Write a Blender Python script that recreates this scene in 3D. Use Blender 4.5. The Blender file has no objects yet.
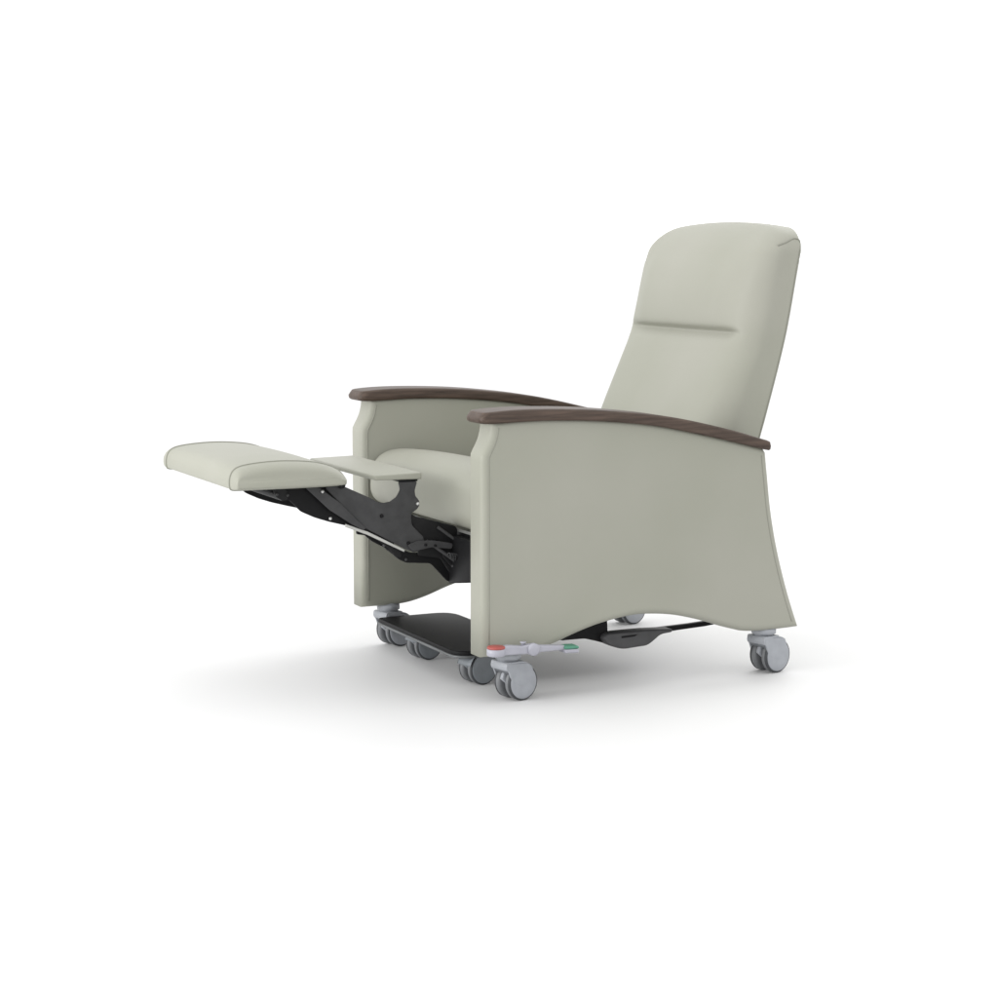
import bpy, bmesh, math, random
from mathutils import Vector, Matrix
from mathutils.geometry import tessellate_polygon

random.seed(4)
scene = bpy.context.scene
C = scene.collection

# ------------------------------------------------------------------ camera
cam_d = bpy.data.cameras.new('camera')
cam = bpy.data.objects.new('camera', cam_d)
C.objects.link(cam)
cam.location = (-1.7669, -3.698, 0.9459)
cam.rotation_euler = (math.pi / 2 - 0.1271, 0, -0.4539)
cam_d.sensor_width = 36.0
cam_d.lens = 36.0 * 2072.9 / 998.0
cam_d.clip_end = 500
scene.camera = cam

# ------------------------------------------------------------------ studio surroundings and lamps
world = bpy.data.worlds.new('World')
scene.world = world
world.use_nodes = True
bg = world.node_tree.nodes['Background']
bg.inputs['Color'].default_value = (1.0, 1.0, 1.0, 1)
bg.inputs['Strength'].default_value = 1.5

def area(name, loc, target, size, power, color=(1, 1, 1)):
    d = bpy.data.lights.new(name, 'AREA')
    d.shape = 'DISK'
    d.size = size
    d.energy = power
    d.color = color
    o = bpy.data.objects.new(name, d)
    C.objects.link(o)
    o.location = loc
    o.rotation_euler = (Vector(target) - Vector(loc)).to_track_quat('-Z', 'Y').to_euler()
    return o

area('overhead_softbox', (-0.3, 0.2, 4.2), (0.2, 0.3, 0), 2.2, 6)
area('rear_fill', (2.9, 1.6, 2.9), (0.3, 0.3, 0.2), 2.0, 26)  # added fill lamp: lightens the floor shadow on the right, draws it out leftward
area('front_softbox', (-4.4, 0.3, 1.05), (0.2, 0.35, 0.5), 1.6, 116)

scene.view_settings.view_transform = 'Standard'
scene.view_settings.look = 'None'
scene.view_settings.exposure = 0.0
scene.view_settings.gamma = 1.0

# ------------------------------------------------------------------ materials
def new_mat(name, col, rough=0.5, spec=0.5, metallic=0.0):
    m = bpy.data.materials.new(name)
    m.use_nodes = True
    b = m.node_tree.nodes['Principled BSDF']
    b.inputs['Base Color'].default_value = (*col, 1)
    b.inputs['Roughness'].default_value = rough
    b.inputs['Specular IOR Level'].default_value = spec
    b.inputs['Metallic'].default_value = metallic
    return m, m.node_tree, b

def add_noise(nt, scale, detail=3.0, stretch=(1, 1, 1), rough=0.5):
    tc = nt.nodes.new('ShaderNodeTexCoord')
    mp = nt.nodes.new('ShaderNodeMapping')
    mp.inputs['Scale'].default_value = stretch
    n = nt.nodes.new('ShaderNodeTexNoise')
    n.inputs['Scale'].default_value = scale
    n.inputs['Detail'].default_value = detail
    n.inputs['Roughness'].default_value = rough
    nt.links.new(tc.outputs['Object'], mp.inputs['Vector'])
    nt.links.new(mp.outputs['Vector'], n.inputs['Vector'])
    return n

def mix_cols(nt, b, fac_socket, c1, c2, lo=0.35, hi=0.65):
    r = nt.nodes.new('ShaderNodeValToRGB')
    r.color_ramp.elements[0].position = lo
    r.color_ramp.elements[1].position = hi
    r.color_ramp.elements[0].color = (*c1, 1)
    r.color_ramp.elements[1].color = (*c2, 1)
    nt.links.new(fac_socket, r.inputs['Fac'])
    nt.links.new(r.outputs['Color'], b.inputs['Base Color'])

def add_bump(nt, b, sockets):
    prev = None
    for s, strength, dist in sockets:
        bm_ = nt.nodes.new('ShaderNodeBump')
        bm_.inputs['Strength'].default_value = strength
        bm_.inputs['Distance'].default_value = dist
        nt.links.new(s, bm_.inputs['Height'])
        if prev:
            nt.links.new(prev.outputs['Normal'], bm_.inputs['Normal'])
        prev = bm_
    nt.links.new(prev.outputs['Normal'], b.inputs['Normal'])

def vinyl(name, k=1.0):
    m, nt, b = new_mat(name, (0.34, 0.34, 0.29), 0.52, 0.35)
    n = add_noise(nt, 3.0, 2)
    mix_cols(nt, b, n.outputs['Fac'], (0.278 * k, 0.281 * k, 0.234 * k), (0.302 * k, 0.301 * k, 0.258 * k))
    g = add_noise(nt, 700, 2)
    w = add_noise(nt, 5.5, 2)
    add_bump(nt, b, [(w.outputs['Fac'], 0.25, 0.012), (g.outputs['Fac'], 0.15, 0.0006)])
    return m

M = {}
M['vinyl'] = vinyl('grey_green_vinyl')
M['welt'] = vinyl('vinyl_welt', 0.78)

m, nt, b = new_mat('dark_walnut', (0.09, 0.06, 0.05), 0.5, 0.3)
n = add_noise(nt, 26, 6, (0.35, 6, 6), 0.62)
mix_cols(nt, b, n.outputs['Fac'], (0.034, 0.0225, 0.0165), (0.092, 0.063, 0.048), 0.3, 0.7)
g = add_noise(nt, 90, 3, (0.15, 6, 6))
add_bump(nt, b, [(g.outputs['Fac'], 0.12, 0.001)])
M['wood'] = m

def plain(name, col, rough, spec=0.5, metallic=0.0, var=0.12, nscale=40):
    m, nt, b = new_mat(name, col, rough, spec, metallic)
    n = add_noise(nt, nscale, 3)
    mix_cols(nt, b, n.outputs['Fac'], tuple(c * (1 - var) for c in col), tuple(c * (1 + var) for c in col))
    return m

M['steel_dark'] = plain('dark_painted_steel', (0.044, 0.044, 0.045), 0.55, 0.22)
M['steel_black'] = plain('black_painted_steel', (0.008, 0.008, 0.0085), 0.5, 0.12)
M['steel_grey'] = plain('bare_steel_edge', (0.42, 0.42, 0.40), 0.35, 0.5, 0.6, 0.05)
M['screw'] = plain('bright_screw', (0.52, 0.52, 0.51), 0.35, 0.5, 0.7, 0.04)
M['tray'] = plain('black_tray_plastic', (0.008, 0.008, 0.0085), 0.5, 0.13)
M['tray_rim'] = plain('grey_tray_rim', (0.09, 0.095, 0.098), 0.45, 0.5)
M['caster'] = plain('blue_grey_plastic', (0.295, 0.308, 0.332), 0.45, 0.4, 0, 0.05)
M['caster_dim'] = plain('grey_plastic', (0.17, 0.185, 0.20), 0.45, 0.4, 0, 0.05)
M['tyre'] = plain('dark_grey_tyre', (0.045, 0.048, 0.052), 0.55, 0.4)
M['tread'] = plain('grey_tread', (0.15, 0.155, 0.162), 0.5, 0.4)
M['lilac'] = plain('pale_lilac_plastic', (0.33, 0.33, 0.375), 0.4, 0.4, 0, 0.04)
M['red'] = plain('red_plastic', (0.32, 0.070, 0.060), 0.45, 0.4, 0, 0.05)
M['green'] = plain('green_plastic', (0.07, 0.22, 0.15), 0.45, 0.4, 0, 0.05)
M['steel_mid'] = plain('black_mechanism_steel', (0.014, 0.014, 0.0145), 0.5, 0.15)
M['pedal'] = plain('charcoal_pedal', (0.05, 0.05, 0.052), 0.5, 0.4)

m, nt, b = new_mat('white_floor', (0.68, 0.68, 0.68), 0.6, 0.2)
n = add_noise(nt, 2.0, 3)
mix_cols(nt, b, n.outputs['Fac'], (0.667, 0.667, 0.667), (0.677, 0.677, 0.677))
M['floor'] = m

# ------------------------------------------------------------------ mesh helpers
def obj(name, bm, mat, parent=None, smooth=True):
    bmesh.ops.remove_doubles(bm, verts=bm.verts, dist=1e-6)
    bmesh.ops.recalc_face_normals(bm, faces=bm.faces)
    me = bpy.data.meshes.new(name)
    bm.to_mesh(me)
    bm.free()
    me.materials.append(M[mat])
    if smooth:
        for p in me.polygons:
            p.use_smooth = True
        if mat.startswith('steel'):
            me.set_sharp_from_angle(angle=math.radians(32))
    o = bpy.data.objects.new(name, me)
    C.objects.link(o)
    o.parent = parent
    return o

def spline(pts, n=6):
    """open Catmull-Rom through pts"""
    P = [Vector(p) for p in pts]
    P = [2 * P[0] - P[1]] + P + [2 * P[-1] - P[-2]]
    out = []
    for i in range(1, len(P) - 2):
        for k in range(n):
            t = k / n
            a, b_, c, d = P[i - 1], P[i], P[i + 1], P[i + 2]
            out.append(0.5 * ((2 * b_) + (c - a) * t + (2 * a - 5 * b_ + 4 * c - d) * t * t + (3 * b_ - a - 3 * c + d) * t ** 3))
    out.append(P[-2])
    return [tuple(v) for v in out]

def closed_spline(pts, n=6):
    P = [Vector(p) for p in pts]
    N = len(P)
    out = []
    for i in range(N):
        a, b_, c, d = P[i - 1], P[i], P[(i + 1) % N], P[(i + 2) % N]
        for k in range(n):
            t = k / n
            out.append(tuple(0.5 * ((2 * b_) + (c - a) * t + (2 * a - 5 * b_ + 4 * c - d) * t * t + (3 * b_ - a - 3 * c + d) * t ** 3)))
    return out

def round_corners(pts, r, n=5):
    """round every corner of a closed polygon"""
    out = []
    N = len(pts)
    for i in range(N):
        p = Vector(pts[i]); a = Vector(pts[i - 1]); c = Vector(pts[(i + 1) % N])
        rr = r[i] if isinstance(r, (list, tuple)) else r
        da = (a - p); dc = (c - p)
        k = min(rr, da.length * 0.48, dc.length * 0.48)
        if k < 1e-5:
            out.append(tuple(p)); continue
        s = p + da.normalized() * k
        e = p + dc.normalized() * k
        for j in range(n + 1):
            t = j / n
            out.append(tuple((1 - t) ** 2 * s + 2 * t * (1 - t) * p + t * t * e))
    return out

def area2(poly):
    return sum(poly[i - 1][0] * poly[i][1] - poly[i][0] * poly[i - 1][1] for i in range(len(poly)))

def inset(poly, d):
    """inward offset of a CCW outline; edges that would turn round collapse into their neighbours' crossing"""
    P = [Vector(p) for p in poly]
    N = len(P)
    D = [(P[(i + 1) % N] - P[i]) for i in range(N)]
    ok = [e.length > 1e-7 for e in D]
    D = [e.normalized() if e.length > 1e-7 else e for e in D]
    O = [P[i] + Vector((-D[i].y, D[i].x)) * d for i in range(N)]
    out = []
    for _ in range(40):
        out = []
        for i in range(N):
            a = (i - 1) % N
            while not ok[a]: a = (a - 1) % N
            b_ = i
            while not ok[b_]: b_ = (b_ + 1) % N
            cr = D[a].cross(D[b_])
            if abs(cr) < 0.02 and D[a].dot(D[b_]) > 0:
                q0 = O[b_] if b_ == i else 0.5 * (O[a] + D[a] * (P[(a + 1) % N] - P[a]).length + O[b_])
                out.append(q0)
            elif abs(cr) < 1e-6:
                out.append(O[b_].copy())
            else:
                t = (O[b_] - O[a]).cross(D[b_]) / cr
                out.append(O[a] + D[a] * t)
        bad = [i for i in range(N) if ok[i] and (out[(i + 1) % N] - out[i]).dot(D[i]) < -1e-7]
        if not bad:
            break
        for i in bad:
            ok[i] = False
    return [tuple(v) for v in out]

def cap_ends(bm, A, B):
    for ring, rev in ((A, True), (B, False)):
        vs = [v for i, v in enumerate(ring) if (v.co - ring[i - 1].co).length > 1e-6]
        for t in tessellate_polygon([[v.co for v in vs]]):
            f_ = [vs[k] for k in t]
            if len(set(f_)) == 3:
                try:
                    bm.faces.new(f_[::-1] if rev else f_)
                except ValueError:
                    pass

def prism(bm, poly, a0, a1, r=0.004, axis='y', segs=4):
    """extrude a 2D outline between a0 and a1 with softly rounded rims.
    axis 'y': poly is (x,z); axis 'z': poly is (x,y); axis 'x': poly is (y,z)"""
    if area2(poly) < 0:
        poly = poly[::-1]
    def P(u, v, a):
        return {'y': (u, a, v), 'z': (u, v, a), 'x': (a, u, v)}[axis]
    flat = r <= 0.0015
    sup = min(0.0025, 0.4 * r)
    rings = [] if flat else [(a0, r + sup)]
    if flat:
        segs = 1
    for k in range(segs + 1):
        t = math.pi / 2 * k / segs
        rings.append((a0 + r * (1 - math.cos(t)), r * (1 - math.sin(t))))
    for k in range(segs + 1):
        t = math.pi / 2 * k / segs
        rings.append((a1 - r + r * math.sin(t), r * (1 - math.cos(t))))
    if not flat:
        rings.append((a1, r + sup))
    vr = []
    for a, d in rings:
        q = inset(poly, d) if d > 1e-6 else poly
        vr.append([bm.verts.new(P(u, v, a)) for u, v in q])
    N = len(poly)
    for A, B in zip(vr[:-1], vr[1:]):
        for i in range(N):
            bm.faces.new((A[i - 1], A[i], B[i], B[i - 1]))
    cap_ends(bm, vr[0], vr[-1])
    return bm

def tube(bm, pts, r, n=8, closed=False):
    P = [Vector(p) for p in pts]
    N = len(P)
    rings = []
    up = Vector((0.123, 0.31, 0.94)).normalized()
    for i in range(N):
        if closed:
            t = P[(i + 1) % N] - P[i - 1]
        else:
            t = P[min(i + 1, N - 1)] - P[max(i - 1, 0)]
        t.normalize()
        a = t.cross(up)
        if a.length < 1e-3:
            a = t.cross(Vector((1, 0, 0)))
        a.normalize()
        b_ = t.cross(a)
        rings.append([bm.verts.new(P[i] + r * (math.cos(2 * math.pi * k / n) * a + math.sin(2 * math.pi * k / n) * b_)) for k in range(n)])
    rng = range(N) if closed else range(1, N)
    for i in rng:
        A, B = rings[i - 1], rings[i]
        for k in range(n):
            bm.faces.new((A[k - 1], A[k], B[k], B[k - 1]))
    if not closed:
        bm.faces.new(rings[0][::-1])
        bm.faces.new(rings[-1])
    return bm

def lathe(bm, prof, axis='z', c=(0, 0, 0), n=28, sgn=1):
    """prof: list of (radius, height)"""
    rings = []
    c = Vector(c)
    for r_, h in prof:
        ring = []
        if r_ < 1e-6:
            ring = [bm.verts.new(c + (Vector((0, 0, h)) if axis == 'z' else Vector((0, sgn * h, 0))))]
        else:
            for k in range(n):
                a = 2 * math.pi * k / n
                if axis == 'z':
                    ring.append(bm.verts.new(c + Vector((r_ * math.cos(a), r_ * math.sin(a), h))))
                else:
                    ring.append(bm.verts.new(c + Vector((r_ * math.cos(a), sgn * h, r_ * math.sin(a)))))
        rings.append(ring)
    for A, B in zip(rings[:-1], rings[1:]):
        if len(A) == 1 and len(B) == 1:
            continue
        if len(A) == 1:
            for k in range(n): bm.faces.new((A[0], B[k], B[k - 1]))
        elif len(B) == 1:
            for k in range(n): bm.faces.new((A[k - 1], A[k], B[0]))
        else:
            for k in range(n): bm.faces.new((A[k - 1], A[k], B[k], B[k - 1]))
    if len(rings[0]) > 1: bm.faces.new(rings[0][::-1])
    if len(rings[-1]) > 1: bm.faces.new(rings[-1])
    return bm

def lerp_table(tab, v):
    if v <= tab[0][0]: return tab[0][1]
    for (a, fa), (b_, fb) in zip(tab[:-1], tab[1:]):
        if v <= b_:
            return fa + (fb - fa) * (v - a) / (b_ - a)
    return tab[-1][1]

def smooth_table(tab, v):
    """cubic Hermite through the table"""
    if v <= tab[0][0]: return tab[0][1]
    if v >= tab[-1][0]: return tab[-1][1]
    n = len(tab)
    def slope(i):
        a = tab[max(i - 1, 0)]; b_ = tab[min(i + 1, n - 1)]
        return (b_[1] - a[1]) / (b_[0] - a[0])
    for i in range(n - 1):
        if v <= tab[i + 1][0]:
            h = tab[i + 1][0] - tab[i][0]
            t = (v - tab[i][0]) / h
            return ((2 * t ** 3 - 3 * t * t + 1) * tab[i][1] + (t ** 3 - 2 * t * t + t) * h * slope(i)
                    + (-2 * t ** 3 + 3 * t * t) * tab[i + 1][1] + (t ** 3 - t * t) * h * slope(i + 1))

def sstep(a, b_, v):
    t = max(0.0, min(1.0, (v - a) / (b_ - a)))
    return t * t * (3 - 2 * t)

def grid_solid(bm, ringfn, sections):
    rings = []
    for sct in sections:
        rings.append([bm.verts.new(p) for p in ringfn(sct)])
    n = len(rings[0])
    for A, B in zip(rings[:-1], rings[1:]):
        for i in range(n):
            bm.faces.new((A[i - 1], A[i], B[i], B[i - 1]))
    cap_ends(bm, rings[0], rings[-1])

W = 0.698          # overall width of the chair between the outer panel faces
T = 0.065          # thickness of a side panel
YM = W / 2

# ------------------------------------------------------------------ setting
bm = bmesh.new()
G = 60
for x0, y0 in ((-G, -G),):
    v = [bm.verts.new(p) for p in ((-G, -G, 0), (G, -G, 0), (G, G, 0), (-G, G, 0))]
    bm.faces.new(v)
floor = obj('floor', bm, 'floor', None, False)
floor['kind'] = 'structure'

# ------------------------------------------------------------------ the recliner
chair = bpy.data.objects.new('recliner_chair', None)
C.objects.link(chair)
chair['label'] = 'pale grey-green upholstered medical recliner with raised leg rest, dark wooden arms and grey casters'
chair['category'] = 'recliner'

# ---- side panels
FRONT = [(0.0, 0.0985)] + [(0.0, z) for z in (0.2, 0.3, 0.4, 0.47, 0.497)] + \
    spline([(0.0005, 0.508), (0.006, 0.519), (0.0135, 0.533), (0.0185, 0.547), (0.0215, 0.562), (0.022, 0.574)], 5)
TOP = spline([(0.034, 0.577), (0.135, 0.580), (0.262, 0.574), (0.394, 0.559), (0.528, 0.531), (0.664, 0.496)], 6)
REAR = spline([(0.673, 0.484), (0.679, 0.436), (0.690, 0.355), (0.7075, 0.273), (0.734, 0.183), (0.7645, 0.0990)], 6)
BOT = spline([(0.740, 0.0980), (0.711, 0.0975), (0.662, 0.0975), (0.624, 0.1005), (0.598, 0.107), (0.561, 0.118), (0.506, 0.136),
              (0.442, 0.151), (0.371, 0.1575), (0.322, 0.154), (0.267, 0.1445), (0.215, 0.1300), (0.165, 0.1130), (0.120, 0.1020),
              (0.079, 0.0985), (0.030, 0.0985)], 4)
PANEL = FRONT + TOP + REAR + BOT
for s in (0, 1):
    y0 = 0.0 if s == 0 else W - T
    bm = bmesh.new()
    prism(bm, PANEL, y0, y0 + T, 0.013, 'y', 6)
    p = obj('side_panel', bm, 'vinyl', chair)
    for q, yy in ((0, y0 + 0.0004), (1, y0 + T - 0.0004)):
        # welt seams a little in from the front and the rear rim of each face
        bm = bmesh.new()
        ins = inset(PANEL[::-1] if area2(PANEL) < 0 else PANEL, 0.0150)
        if area2(PANEL) < 0:
            ins = ins[::-1]
        fr = ins[0:len(FRONT)]
        tube(bm, [(u, yy, v) for u, v in fr], 0.0016)
        obj('front_welt', bm, 'welt', p)
        bm = bmesh.new()
        k0 = len(FRONT) + len(TOP)
        re = ins[k0:k0 + len(REAR)]
        tube(bm, [(u, yy, v) for u, v in re], 0.0013)
        obj('rear_welt', bm, 'welt', p)

# ---- wooden armrests
AT = spline([(-0.001, 0.590), (0.012, 0.5955), (0.088, 0.5985), (0.196, 0.5955), (0.300, 0.5875), (0.432, 0.570), (0.567, 0.540), (0.668, 0.5115)], 6)
AB = spline([(0.673, 0.4895), (0.528, 0.5245), (0.394, 0.5525), (0.262, 0.5675), (0.135, 0.5735), (0.027, 0.5715), (0.000, 0.572)], 6)
ARM = AT + [(0.6755, 0.508), (0.678, 0.499), (0.6765, 0.491)] + AB + [(-0.005, 0.5755), (-0.0065, 0.582)]
for s in (0, 1):
    y0, y1 = (-0.011, 0.074) if s == 0 else (W - 0.074, W + 0.011)
    A2 = ARM if area2(ARM) > 0 else ARM[::-1]
    RP, RE = 0.020, 0.006
    offs = [RE * (1 - math.cos(math.pi / 2 * k / 5)) for k in range(6)] + [0.009, 0.013, 0.017, 0.022]
    ysec = [y0 + o_ for o_ in offs] + [y0 + 0.03 + (y1 - y0 - 0.06) * k / 4 for k in range(5)] + [y1 - o_ for o_ in offs[::-1]]
    def arm_ring(y):
        d = min(y - y0, y1 - y)
        k = 0.0 if d >= RE else RE - math.sqrt(max(0, RE * RE - (RE - d) ** 2))
        sh = 0.0 if d >= RP else RP - math.sqrt(max(0, RP * RP - (RP - d) ** 2))
        q = inset(A2, k) if k > 1e-6 else A2
        return [(u + sh * 0.8 * max(0.0, 1 - max(0, u) / 0.06), y, v) for u, v in q]
    bm = bmesh.new()
    grid_solid(bm, arm_ring, ysec)
    obj('armrest', bm, 'wood', chair)

# ---- seat cushion: sections along the width, crowned in the middle
SEAT = closed_spline([(0.014, 0.372), (0.015, 0.405), (0.022, 0.432), (0.042, 0.452), (0.072, 0.461), (0.110, 0.4605), (0.160, 0.452), (0.250, 0.430),
                      (0.40, 0.395), (0.60, 0.350), (0.62, 0.32), (0.60, 0.27), (0.4, 0.30), (0.2, 0.325), (0.09, 0.335), (0.050, 0.3385), (0.026, 0.349)], 5)
SC = (0.25, 0.385)
def seat_ring(t):
    # t in -1..1 over the width
    y = YM + t * (YM - T - 0.004)
    e = max(0.0, (abs(t) - 0.93) / 0.07)
    k = 0.022 * (1 - math.sqrt(max(0.0, 1 - e * e)))
    crown = 0.010 * (1 - t * t)
    out = []
    for u, v in inset(SEAT[::-1] if area2(SEAT) < 0 else SEAT, k) if k > 1e-6 else (SEAT[::-1] if area2(SEAT) < 0 else SEAT):
        up = sstep(0.36, 0.45, v)
        out.append((u - 0.006 * (1 - t * t) * sstep(0.1, 0.0, u), y, v + crown * up))
    return out
bm = bmesh.new()
ts = [-1, -0.995, -0.985, -0.97, -0.95, -0.93] + [-0.9 + 0.1 * i for i in range(19)] + [0.93, 0.95, 0.97, 0.985, 0.995, 1]
grid_solid(bm, seat_ring, ts)
seat = obj('seat_cushion', bm, 'vinyl', chair)

# ---- reclined backrest with a headrest pillow
XF = [(0.30, 0.482), (0.40, 0.530), (0.535, 0.582), (0.595, 0.610), (0.660, 0.641), (0.705, 0.662), (0.760, 0.679), (0.806, 0.691), (0.860, 0.703),
      (0.888, 0.711), (0.910, 0.719), (0.928, 0.732), (0.941, 0.747), (0.950, 0.763), (0.954, 0.775)]
XR = [(0.30, 0.640), (0.40, 0.675), (0.517, 0.713), (0.580, 0.732), (0.660, 0.755), (0.743, 0.776), (0.875, 0.801), (0.925, 0.811), (0.954, 0.816)]
HB = 0.264
CREASE = 0.733
zs = [0.30, 0.34, 0.38, 0.42, 0.46, 0.50, 0.54, 0.57, 0.60, 0.63, 0.655, 0.675, 0.69, 0.702]
zs += [0.710 + 0.0025 * i for i in range(20)]
zs += [0.765, 0.775, 0.79, 0.81, 0.83, 0.85, 0.865, 0.88, 0.892, 0.902, 0.910, 0.918, 0.925, 0.931, 0.937, 0.942, 0.946, 0.950, 0.9525, 0.954]
def half_w(z):
    # side edges turn in at the top corners
    e = sstep(0, 1, 0)
    t = max(0.0, (z - 0.906) / 0.0485)
    return HB - 0.060 * (1 - math.sqrt(max(0.0, 1 - min(1, t) ** 2)))
def back_ring(z):
    xf, xr, h = smooth_table(XF, z), smooth_table(XR, z), half_w(z)
    rf = min(lerp_table([(0.5, 0.068), (0.75, 0.05), (0.9, 0.042)], z), (xr - xf) * 0.6)
    rr = 0.006
    plan = []      # (y offset, x) going round
    nf = 40
    for i in range(nf + 1):
        plan.append((-h + rf + (2 * h - 2 * rf) * i / nf, xf, 1))
    for k in range(1, 9):
        a = math.pi / 2 * k / 8
        plan.append((h - rf + rf * math.sin(a), xf + rf - rf * math.cos(a), 1))
    for k in range(1, 6):
        x = xf + rf + (xr - rr - xf - rf) * k / 6
        plan.append((h, x, 0))
    for k in range(0, 5):
        a = math.pi / 2 * k / 4
        plan.append((h - rr + rr * math.cos(a), xr - rr + rr * math.sin(a), 0))
    for i in range(1, 16):
        plan.append((h - rr - (2 * h - 2 * rr) * i / 16, xr, 0))
    for k in range(4, -1, -1):
        a = math.pi / 2 * k / 4
        plan.append((-h + rr - rr * math.cos(a), xr - rr + rr * math.sin(a), 0))
    for k in range(5, 0, -1):
        x = xf + rf + (xr - rr - xf - rf) * k / 6
        plan.append((-h, x, 0))
    for k in range(8, 0, -1):
        a = math.pi / 2 * k / 8
        plan.append((-h + rf - rf * math.sin(a), xf + rf - rf * math.cos(a), 1))
    out = []
    for yo, x, fr in plan:
        u = yo / HB
        zz = z + 0.017 * (1 - u * u) * sstep(0.80, 0.954, z)
        if fr:
            depth = 1 - sstep(xf, xf + rf, x)
            x -= 0.014 * (1 - min(1, abs(u)) ** 2.4) * depth * sstep(0.95, 0.86, z)
            wdw = sstep(0.97, 0.60, abs(u)) * depth
            if z > CREASE:
                d = z - CREASE
                x -= wdw * 0.019 * (1 - math.exp(-d / 0.030)) * sstep(0.945, 0.80, z)
            else:
                d = CREASE - z
                x -= wdw * 0.004 * (1 - math.exp(-d / 0.012)) * math.exp(-d / 0.09)
            gw = sstep(0.93, 0.74, abs(u)) * depth
            x += gw * 0.0105 * math.exp(-((z - CREASE) / (0.0085 if z > CREASE else 0.017)) ** 2)
        elif xf + rf - 1e-6 < x < xr - rr:
            tt = (x - xf - rf) / max(1e-6, xr - rr - xf - rf)
            yo -= math.copysign(0.0045 * math.sin(math.pi * tt) * sstep(0.94, 0.86, z), yo)
        out.append((x, YM + yo, zz))
    return out
def back_section(z):
    if z <= 0.954:
        return back_ring(z)
    k = (z - 0.954) / 0.001          # close the top with a softly rounded ridge
    xm = 0.5 * (smooth_table(XF, 0.954) + smooth_table(XR, 0.954))
    return [(xm + (x - xm) * math.sqrt(max(0.0, 1 - k * k)), YM + (y - YM) * (1 - 0.06 * k), zz + 0.0022 * k) for x, y, zz in back_ring(0.954)]
bm = bmesh.new()
grid_solid(bm, back_section, zs + [0.954 + 0.001 * math.sin(math.pi / 2 * k / 6) * 0.999 for k in range(1, 7)])
back = obj('backrest', bm, 'vinyl', chair)
# welt round the rear rim of the backrest and over its top corners
for s in (-1, 1):
    bm = bmesh.new()
    path = []
    for z in [q for q in zs[5:] if q < 0.916]:
        h = half_w(z)
        path.append((smooth_table(XR, z) - 0.002, YM + s * (h - 0.0005), z + 0.017 * (1 - (h / HB) ** 2) * sstep(0.80, 0.954, z)))
    idx = list(range(75, 87)) if s < 0 else []
    for n_, q in enumerate(idx):
        t = n_ / (len(idx) - 1)
        path.append(back_ring(0.920 + 0.015 * math.sin(math.pi * min(1, 0.12 + t * 0.86)))[q])
    tube(bm, spline(path, 3), 0.0019)
    obj('rear_welt', bm, 'welt', back)

# ---- raised leg rest pad
PAD = closed_spline([(-0.470, 0.456), (-0.4695, 0.474), (-0.462, 0.488), (-0.446, 0.4955), (-0.410, 0.500), (-0.365, 0.5015), (-0.320, 0.499), (-0.283, 0.4935),
                     (-0.253, 0.483), (-0.235, 0.469), (-0.230, 0.456), (-0.238, 0.449), (-0.28, 0.4478), (-0.34, 0.448), (-0.42, 0.449), (-0.462, 0.4495)], 5)
if area2(PAD) < 0: PAD = PAD[::-1]
PAD = [(u - 0.007, v) for u, v in PAD]
P0, P1 = 0.145, 0.562
def pad_ring(y):
    d = 0.0
    if y < P0: d = (P0 - y)
    if y > P1: d = (y - P1)
    e = min(1.0, d / 0.036)
    k = 0.019 * (1 - math.sqrt(max(0, 1 - e * e)))
    q = inset(PAD, k) if k > 1e-6 else PAD
    t = (y - YM) / (0.5 * (P1 - P0))
    cr = 0.004 * max(0, 1 - t * t)
    return [(u0 + (u - u0) * (0.3 if u0 < -0.36 else 0.8), y, v + 0.65 * (v0 - v) * sstep(0.468, 0.456, v0) + cr * sstep(0.47, 0.50, v)) for (u, v), (u0, v0) in zip(q, PAD)]
ys = [P0 - 0.036 * math.sin(math.pi / 2 * k / 7) for k in range(7, 0, -1)] + [P0 + (P1 - P0) * i / 16 for i in range(17)] + [P1 + 0.036 * math.sin(math.pi / 2 * k / 7) for k in range(1, 8)]
bm = bmesh.new()
grid_solid(bm, pad_ring, ys)
pad = obj('leg_rest_pad', bm, 'vinyl', chair)
for yy in (P0, P1):
    bm = bmesh.new()
    tube(bm, [(u, yy, v) for u, v in PAD], 0.0022, closed=True)
    obj('end_welt', bm, 'welt', pad)
bm = bmesh.new()
prism(bm, [(-0.400, 0.4420), (-0.240, 0.4420), (-0.240, 0.4475), (-0.400, 0.4475)], 0.168, 0.530, 0.0015, 'y', 2)
obj('pad_board', bm, 'steel_black', chair)

# ---- slim middle flap between leg rest and seat
bm = bmesh.new()
FL = round_corners([(-0.163, 0.4495), (-0.058, 0.4475), (-0.058, 0.4615), (-0.163, 0.4600)], [0.004, 0.003, 0.003, 0.005], 4)
prism(bm, FL, 0.165, 0.535, 0.003, 'y', 3)
obj('calf_flap', bm, 'vinyl', chair)
bm = bmesh.new()
prism(bm, [(-0.108, 0.4440), (-0.066, 0.4435), (-0.066, 0.4473), (-0.108, 0.4482)], 0.168, 0.530, 0.001, 'y', 2)
obj('flap_board', bm, 'steel_black', chair)

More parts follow.
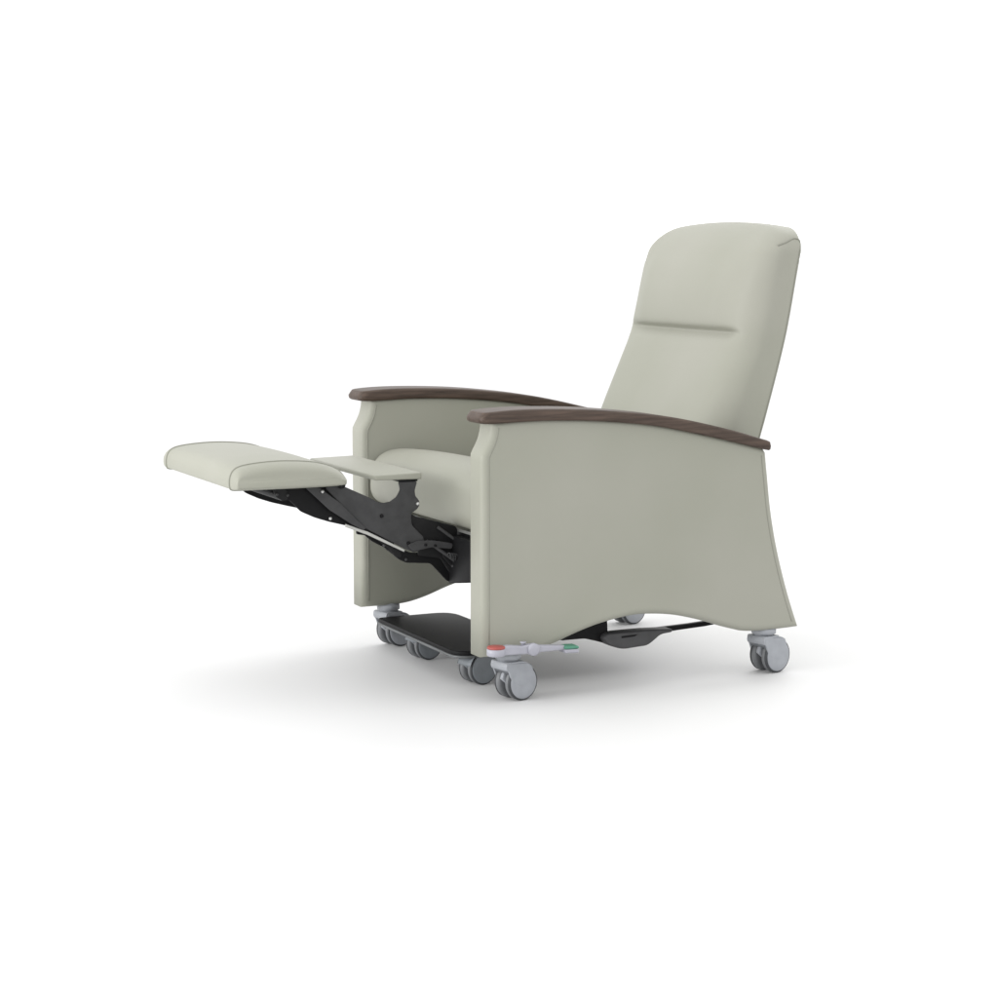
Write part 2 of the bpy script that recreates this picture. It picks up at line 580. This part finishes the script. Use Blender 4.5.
# ---- reclining linkage
PLATE = [(-0.238, 0.4465), (-0.226, 0.4405), (-0.170, 0.4140), (-0.156, 0.4055), (-0.141, 0.4020), (-0.126, 0.4040), (-0.112, 0.4130), (-0.104, 0.4270), (-0.106, 0.4375), (-0.108, 0.4435),
         (-0.066, 0.4430), (-0.072, 0.4240), (-0.070, 0.4120), (-0.062, 0.4035), (-0.061, 0.3930), (-0.067, 0.3850), (-0.079, 0.3780), (-0.081, 0.3640), (-0.077, 0.3510), (-0.060, 0.3340),
         (-0.054, 0.3290), (-0.050, 0.315), (-0.060, 0.300), (-0.073, 0.2955), (-0.093, 0.3040), (-0.181, 0.3530), (-0.214, 0.3840), (-0.250, 0.4210), (-0.268, 0.4405), (-0.255, 0.4450)]
FARPLATE = [(-0.290, 0.4405), (-0.255, 0.4450), (-0.160, 0.4000), (-0.100, 0.3860), (-0.080, 0.3760), (-0.120, 0.3700), (-0.190, 0.3920), (-0.262, 0.4300)]
LINK = [(-0.398, 0.4440), (-0.376, 0.4335), (-0.362, 0.4215), (-0.352, 0.4180), (-0.342, 0.4190), (-0.331, 0.4080), (-0.318, 0.3940), (-0.288, 0.3800), (-0.259, 0.3700), (-0.222, 0.3600), (-0.190, 0.3520),
        (-0.172, 0.3600), (-0.200, 0.3900), (-0.240, 0.4250), (-0.258, 0.4440)]
BAR = [(-0.312, 0.4430), (-0.284, 0.4430), (-0.238, 0.4080), (-0.198, 0.3680), (-0.183, 0.3535), (-0.189, 0.3500), (-0.214, 0.3640), (-0.262, 0.3960)]
LOWER = [(-0.190, 0.3470), (-0.120, 0.3130), (-0.075, 0.2930), (-0.030, 0.2900), (-0.010, 0.2860), (0.03, 0.262), (0.05, 0.250), (0.05, 0.2260), (0.010, 0.2260), (-0.030, 0.2680), (-0.084, 0.2725), (-0.100, 0.2800), (-0.130, 0.3060), (-0.160, 0.3220)]
SEATARM = [(-0.078, 0.3760), (-0.068, 0.3700), (0.022, 0.3440), (0.028, 0.338), (0.028, 0.235), (0.008, 0.250), (-0.01, 0.278), (-0.036, 0.283), (-0.062, 0.288), (-0.058, 0.330), (-0.075, 0.352)]
def screws(parent, spots, y, r=0.0042, sgn=-1, mat='screw'):
    for (x, z) in spots:
        b2 = bmesh.new()
        lathe(b2, [(r, 0), (r, 0.0015), (r * 0.8, 0.0032), (r * 0.35, 0.0042), (0, 0.0043)], 'y', (x, y, z), 14, sgn)
        obj('screw', b2, mat, parent)
for s in (0, 1):
    f = (lambda a, b_: (a, b_)) if s == 0 else (lambda a, b_: (W - b_, W - a))
    sg = -1 if s == 0 else 1
    PL = PLATE if s == 0 else FARPLATE
    bm = bmesh.new(); prism(bm, round_corners(PL, 0.004, 3), *f(0.170, 0.175), 0.001, 'y', 2)
    pl = obj('link_plate', bm, 'steel_dark', chair)
    yy = 0.170 if s == 0 else W - 0.170
    if s == 0: screws(pl, [(-0.066, 0.3965)], yy, 0.0036, sg)
    if s == 0: screws(pl, [(-0.146, 0.3760), (-0.087, 0.3160)], yy, 0.0040, sg, 'steel_black')
    if s == 0:
        bm = bmesh.new(); lathe(bm, [(0.0075, 0.0), (0.0085, 0.001), (0.0085, 0.005), (0.007, 0.0065), (0, 0.007)], 'y', (-0.2345, 0.170, 0.4455), 20, -1)
        kn = obj('pivot_knob', bm, 'steel_black', pl)
        screws(pl, [(-0.236, 0.4475)], 0.1635, 0.0034, -1)
    bm = bmesh.new(); prism(bm, round_corners(LINK, 0.006, 3), *f(0.178, 0.183), 0.001, 'y', 2)
    lk = obj('support_link', bm, 'steel_black', chair)
    yy = 0.178 if s == 0 else W - 0.178
    screws(lk, [(-0.255, 0.3765)], yy, 0.0036, sg)
    bm = bmesh.new(); prism(bm, round_corners(BAR, 0.004, 3), *f(0.163, 0.167), 0.001, 'y', 2)
    br = obj('link_bar', bm, 'steel_dark', chair)
    yy = 0.163 if s == 0 else W - 0.163
    screws(br, [(-0.277, 0.4340)], yy, 0.0036, sg)
    if s == 0:
        # bright lower edge of the plate
        bm = bmesh.new(); prism(bm, [(-0.226, 0.3650), (-0.178, 0.3460), (-0.096, 0.3035), (-0.098, 0.2990), (-0.180, 0.3400), (-0.228, 0.3590)], *f(0.1655, 0.1690), 0.0008, 'y', 2)
        obj('edge_strip', bm, 'steel_grey', chair)
        bm = bmesh.new(); prism(bm, round_corners(LOWER, 0.006, 3), *f(0.186, 0.192), 0.001, 'y', 2)
        lo = obj('lower_link', bm, 'steel_black', chair)
        yy = 0.186 if s == 0 else W - 0.186
        screws(lo, [(-0.086, 0.2800), (0.018, 0.2330), (0.036, 0.2330)], yy, 0.003, sg, 'steel_dark')
    bm = bmesh.new(); prism(bm, round_corners(SEATARM, 0.004, 3), *f(0.178, 0.184), 0.001, 'y', 2)
    sa = obj('seat_arm', bm, 'steel_mid', chair)
    yy = 0.178 if s == 0 else W - 0.178
    screws(sa, [(-0.030, 0.318), (-0.020, 0.318), (0.02, 0.300)], yy, 0.003, sg, 'steel_black')
bm = bmesh.new(); tube(bm, [(-0.352, 0.183, 0.4245), (-0.352, W - 0.183, 0.4245)], 0.008, 14)
obj('cross_tube', bm, 'steel_black', chair)

for (xa, za, xb, zb) in ((-0.045, 0.318, 0.030, 0.262), (-0.020, 0.345, 0.040, 0.300)):
    bm = bmesh.new(); tube(bm, [(xa, 0.172, za), (xb, 0.160, zb)], 0.0032, 10)
    obj('tie_rod', bm, 'steel_dark', chair)
for pts_, y0_, y1_, mt in (
        ([(-0.092, 0.3125), (-0.078, 0.2990), (-0.036, 0.3050), (0.010, 0.2980), (0.012, 0.3100), (-0.034, 0.3190), (-0.070, 0.3200)], 0.1640, 0.1675, 'steel_dark'),
        ([(-0.012, 0.2860), (0.006, 0.2920), (0.046, 0.2480), (0.046, 0.2340), (0.030, 0.2380)], 0.1700, 0.1740, 'steel_mid'),
        ([(-0.168, 0.3360), (-0.158, 0.3440), (-0.104, 0.3060), (-0.098, 0.2860), (-0.110, 0.2880), (-0.134, 0.3120)], 0.1770, 0.1800, 'steel_mid'),
        ([(-0.372, 0.4260), (-0.356, 0.4180), (-0.346, 0.4240), (-0.350, 0.4430), (-0.380, 0.4430)], 0.1700, 0.1740, 'steel_mid')):
    bm = bmesh.new(); prism(bm, round_corners(pts_, 0.006, 3), y0_, y1_, 0.001, 'y', 2)
    lv_ = obj('lever_link', bm, mt, chair)
    cx_ = sum(p_[0] for p_ in pts_) / len(pts_); cz_ = sum(p_[1] for p_ in pts_) / len(pts_)
    screws(lv_, [(cx_ - 0.010, cz_ + 0.002), (cx_ + 0.012, cz_ - 0.001)], y0_, 0.0030, -1, 'steel_dark' if mt == 'steel_mid' else 'steel_black')
bm = bmesh.new()
tube(bm, [(-0.005 + 0.055 * k / 120, 0.150 + 0.006 * math.cos(k * 0.55), 0.287 - 0.010 * k / 120 + 0.006 * math.sin(k * 0.55)) for k in range(121)], 0.0013, 6)
obj('spring', bm, 'steel_dark', chair)

# ---- base frame under the seat
bm = bmesh.new()
prism(bm, round_corners([(0.012, 0.326), (0.012, 0.222), (0.58, 0.19), (0.58, 0.25)], 0.004, 2), 0.070, 0.190, 0.002, 'y', 2)
for v in bm.verts:
    v.co.z += (0.19 - v.co.y) * 0.18 * (1.0 if v.co.z < 0.28 else 0.0)
obj('mechanism_housing', bm, 'steel_black', chair)
bm = bmesh.new()
prism(bm, round_corners([(0.27, 0.312), (0.27, 0.235), (0.58, 0.20), (0.58, 0.26)], 0.004, 2), 0.20, W - 0.07, 0.002, 'y', 2)
obj('base_frame', bm, 'steel_black', chair)
bm = bmesh.new()
prism(bm, [(0.028, 0.3385), (0.044, 0.3335), (0.044, 0.3275), (0.028, 0.3325)], 0.072, W - 0.072, 0.001, 'y', 2)
obj('front_rail', bm, 'steel_grey', chair)
bm = bmesh.new()
prism(bm, [(0.032, 0.3310), (0.056, 0.3260), (0.056, 0.2950), (0.032, 0.3000)], 0.072, W - 0.072, 0.001, 'y', 2)
obj('front_crossbar', bm, 'steel_black', chair)

# ---- sliding foot tray close to the floor
TR = round_corners([(0.030, 0.620), (0.024, 0.176), (0.215, 0.176), (0.215, 0.620)], [0.012, 0.045, 0.05, 0.05], 6)
bm = bmesh.new(); prism(bm, TR, 0.0665, 0.0755, 0.002, 'z', 3)
tray = obj('foot_tray', bm, 'tray', chair)
bm = bmesh.new()
A = round_corners([(0.029, 0.621), (0.023, 0.175), (0.216, 0.175), (0.216, 0.621)], [0.012, 0.045, 0.05, 0.05], 6)
prism(bm, A, 0.0605, 0.0660, 0.001, 'z', 2)
obj('tray_rim', bm, 'tray_rim', tray)

# ---- casters
def make_caster(R, stem_top, face, name, big=True):
    """twin wheel caster, origin on the floor below the axle; stem sits on the -x side"""
    bm = bmesh.new()
    off = -0.020 if big else -0.016
    top = 0.0 if not big else stem_top - 0.004
    o_r, i_r = R * 1.09, R * 1.02
    a0, a1 = math.radians(38), math.radians(168)
    arc_o = [(o_r * math.cos(a0 + (a1 - a0) * k / 16), R + o_r * math.sin(a0 + (a1 - a0) * k / 16)) for k in range(17)]
    arc_i = [(i_r * math.cos(a1 + (a0 - a1) * k / 16), R + i_r * math.sin(a1 + (a0 - a1) * k / 16)) for k in range(17)]
    if big:
        # a flat round collar under the panel, then the hood
        lathe(bm, [(0.0225, top - 0.0165), (0.0225, top - 0.0135), (0.0265, top - 0.0125), (0.0265, top - 0.003), (0.0245, top - 0.001), (0.021, top), (0.021, stem_top)], 'z', (off, 0, 0), 32)
        hood = round_corners([(0.004, top - 0.0175), (-0.0435, top - 0.0165), (-0.046, top - 0.028), (-0.042, top - 0.036)], 0.004, 3)
        hood = hood + [(i_r * math.cos(math.radians(a)), R + i_r * math.sin(math.radians(a))) for a in range(150, 54, -8)] + [(R * 0.62, R * 1.86), (R * 0.36, R * 2.05)]
    else:
        hood = arc_o + arc_i
        lathe(bm, [(R * 0.36, R * 1.55), (R * 0.36, stem_top)], 'z', (off, 0, 0), 20)
    prism(bm, hood, -R * 0.70, R * 0.70, 0.0016, 'y', 3)
    web = [(o_r * 0.97 * math.cos(a0 + (a1 - a0) * k / 12), R + o_r * 0.97 * math.sin(a0 + (a1 - a0) * k / 12)) for k in range(13)] + [(-R * 0.4, R * 0.7), (R * 0.3, R * 0.7)]
    prism(bm, web, -R * 0.12, R * 0.12, 0.001, 'y', 2)
    if big:
        for sg in (-1, 1):
            # shroud that carries the outer wheel cover up into the hood
            shr = round_corners([(R * 0.36, R * 2.04), (-0.040, top - 0.019), (-0.043, top - 0.029), (-R * 1.00, R * 1.60), (-R * 0.80, R * 1.1), (-R * 0.2, R * 0.8), (R * 0.4, R * 0.9), (R * 0.72, R * 1.35), (R * 0.60, R * 1.84)], R * 0.16, 4)
            a_, b_ = (R * 0.60, R * 0.722)
            prism(bm, shr, *((a_, b_) if sg > 0 else (-b_, -a_)), 0.0016, 'y', 3)
    c = obj(name, bm, face, chair)
    for sg in (-1, 1):
        bm = bmesh.new()
        lathe(bm, [(0.004, R * 0.20), (R * 0.84, R * 0.20), (R * 0.95, R * 0.25), (R, R * 0.34), (R, R * 0.49), (R * 0.98, R * 0.52)], 'y', (0, 0, R), 40, sg)
        obj('wheel', bm, 'tread', c)
        bm = bmesh.new()
        lathe(bm, [(R * 0.98, R * 0.52), (R * 1.0, R * 0.545), (R * 1.0, R * 0.62), (R * 0.97, R * 0.665), (R * 0.87, R * 0.67)], 'y', (0, 0, R), 40, sg)
        obj('tyre', bm, 'tyre', c)
        bm = bmesh.new()
        lathe(bm, [(R * 0.895, R * 0.60), (R * 0.895, R * 0.695), (R * 0.87, R * 0.712), (R * 0.5, R * 0.7155), (0, R * 0.7165)], 'y', (0, 0, R), 40, sg)
        obj('wheel_cover', bm, face, c)
    return c

def copy_tree(o, parent):
    c = o.copy(); C.objects.link(c); c.parent = parent
    for ch in list(o.children):
        copy_tree(ch, c)
    return c

big = make_caster(0.0375, 0.104, 'caster', 'caster')
spots = [(0.093, 0.036, 13), (0.712, 0.036, 13), (0.093, W - 0.036, 13), (0.712, W - 0.036, 13)]
for i, (x, y, a) in enumerate(spots):
    o = big if i == 0 else copy_tree(big, chair)
    o.location = (x, y, 0)
    o.rotation_euler = (0, 0, math.radians(a))
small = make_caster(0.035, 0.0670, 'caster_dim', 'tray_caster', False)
for i, (x, y, a) in enumerate([(0.087, 0.203, 10), (0.090, 0.490, 10)]):
    o = small if i == 0 else copy_tree(small, chair)
    o.location = (x, y, 0)
    o.rotation_euler = (0, 0, math.radians(a))

# ---- brake lever with red and green ends
bm = bmesh.new()
LV = [(0.024, 0.1255), (0.045, 0.1270), (0.072, 0.1235), (0.090, 0.1255), (0.104, 0.1255), (0.116, 0.1210), (0.170, 0.1165), (0.170, 0.1075), (0.116, 0.1075), (0.098, 0.1045), (0.085, 0.1060), (0.060, 0.1070), (0.040, 0.1075), (0.024, 0.1075)]
prism(bm, round_corners(LV, 0.003, 3), -0.036, -0.018, 0.003, 'y', 3)
lever = obj('brake_lever', bm, 'lilac', chair)
bm = bmesh.new(); lathe(bm, [(0.011, 0), (0.013, 0.002), (0.013, 0.010), (0.010, 0.012), (0, 0.0122)], 'y', (0.097, -0.030, 0.115), 20, -1)
obj('pivot', bm, 'lilac', lever)
bm = bmesh.new(); lathe(bm, [(0.004, 0), (0.004, 0.008), (0.0065, 0.009), (0.0065, 0.011)], 'z', (0.078, -0.027, 0.120), 14)
obj('pin', bm, 'lilac', lever)
bm = bmesh.new(); lathe(bm, [(0.017, 0), (0.0188, 0.002), (0.0188, 0.014), (0.017, 0.0152)], 'z', (0.017, -0.028, 0.1075), 28)
obj('pedal', bm, 'lilac', lever)
bm = bmesh.new(); lathe(bm, [(0.0182, 0), (0.0182, 0.003), (0.0165, 0.0045), (0, 0.0048)], 'z', (0.017, -0.028, 0.1225), 28)
obj('red_cap', bm, 'red', lever)
bm = bmesh.new(); prism(bm, round_corners([(0.166, 0.1015), (0.198, 0.1005), (0.198, 0.1085), (0.166, 0.1095)], 0.002, 2), -0.043, -0.012, 0.002, 'y', 2)
obj('pedal', bm, 'lilac', lever)
bm = bmesh.new(); prism(bm, round_corners([(0.166, 0.1100), (0.198, 0.1090), (0.198, 0.1145), (0.166, 0.1155)], 0.002, 2), -0.043, -0.012, 0.002, 'y', 2)
obj('green_cap', bm, 'green', lever)
bm = bmesh.new(); tube(bm, [(0.097, -0.02, 0.113), (0.097, 0.05, 0.113)], 0.006, 12)
obj('axle', bm, 'caster', lever)

# ---- release pedal and bars under the arch
bm = bmesh.new()
PD = round_corners([(0.332, 0.1065), (0.323, 0.096), (0.336, 0.0805), (0.370, 0.0695), (0.431, 0.0725), (0.448, 0.083), (0.463, 0.094), (0.492, 0.0965), (0.492, 0.1035), (0.42, 0.1065)], 0.012, 5)
prism(bm, PD, 0.080, 0.115, 0.004, 'y', 3)
ped = obj('release_pedal', bm, 'pedal', chair)
bm = bmesh.new()
prism(bm, round_corners([(0.366, 0.0985), (0.405, 0.0995), (0.398, 0.0955), (0.366, 0.0945)], 0.001, 2), 0.0785, 0.0805, 0.0005, 'y', 2)
obj('slot', bm, 'steel_black', ped)
bm = bmesh.new()
prism(bm, round_corners([(0.345, 0.0985), (0.434, 0.0995), (0.559, 0.1030), (0.65, 0.1080), (0.65, 0.0990), (0.598, 0.0940), (0.534, 0.0915), (0.434, 0.0860), (0.345, 0.0860)], 0.003, 2), 0.118, 0.130, 0.002, 'y', 2)
obj('pedal_bar', bm, 'steel_black', chair)
bm = bmesh.new()
prism(bm, round_corners([(0.230, 0.097), (0.24, 0.130), (0.29, 0.158), (0.338, 0.160), (0.343, 0.128), (0.345, 0.089), (0.334, 0.083), (0.315, 0.089), (0.288, 0.0965)], 0.005, 3), 0.100, 0.125, 0.002, 'y', 2)
obj('pedal_bracket', bm, 'steel_black', chair)
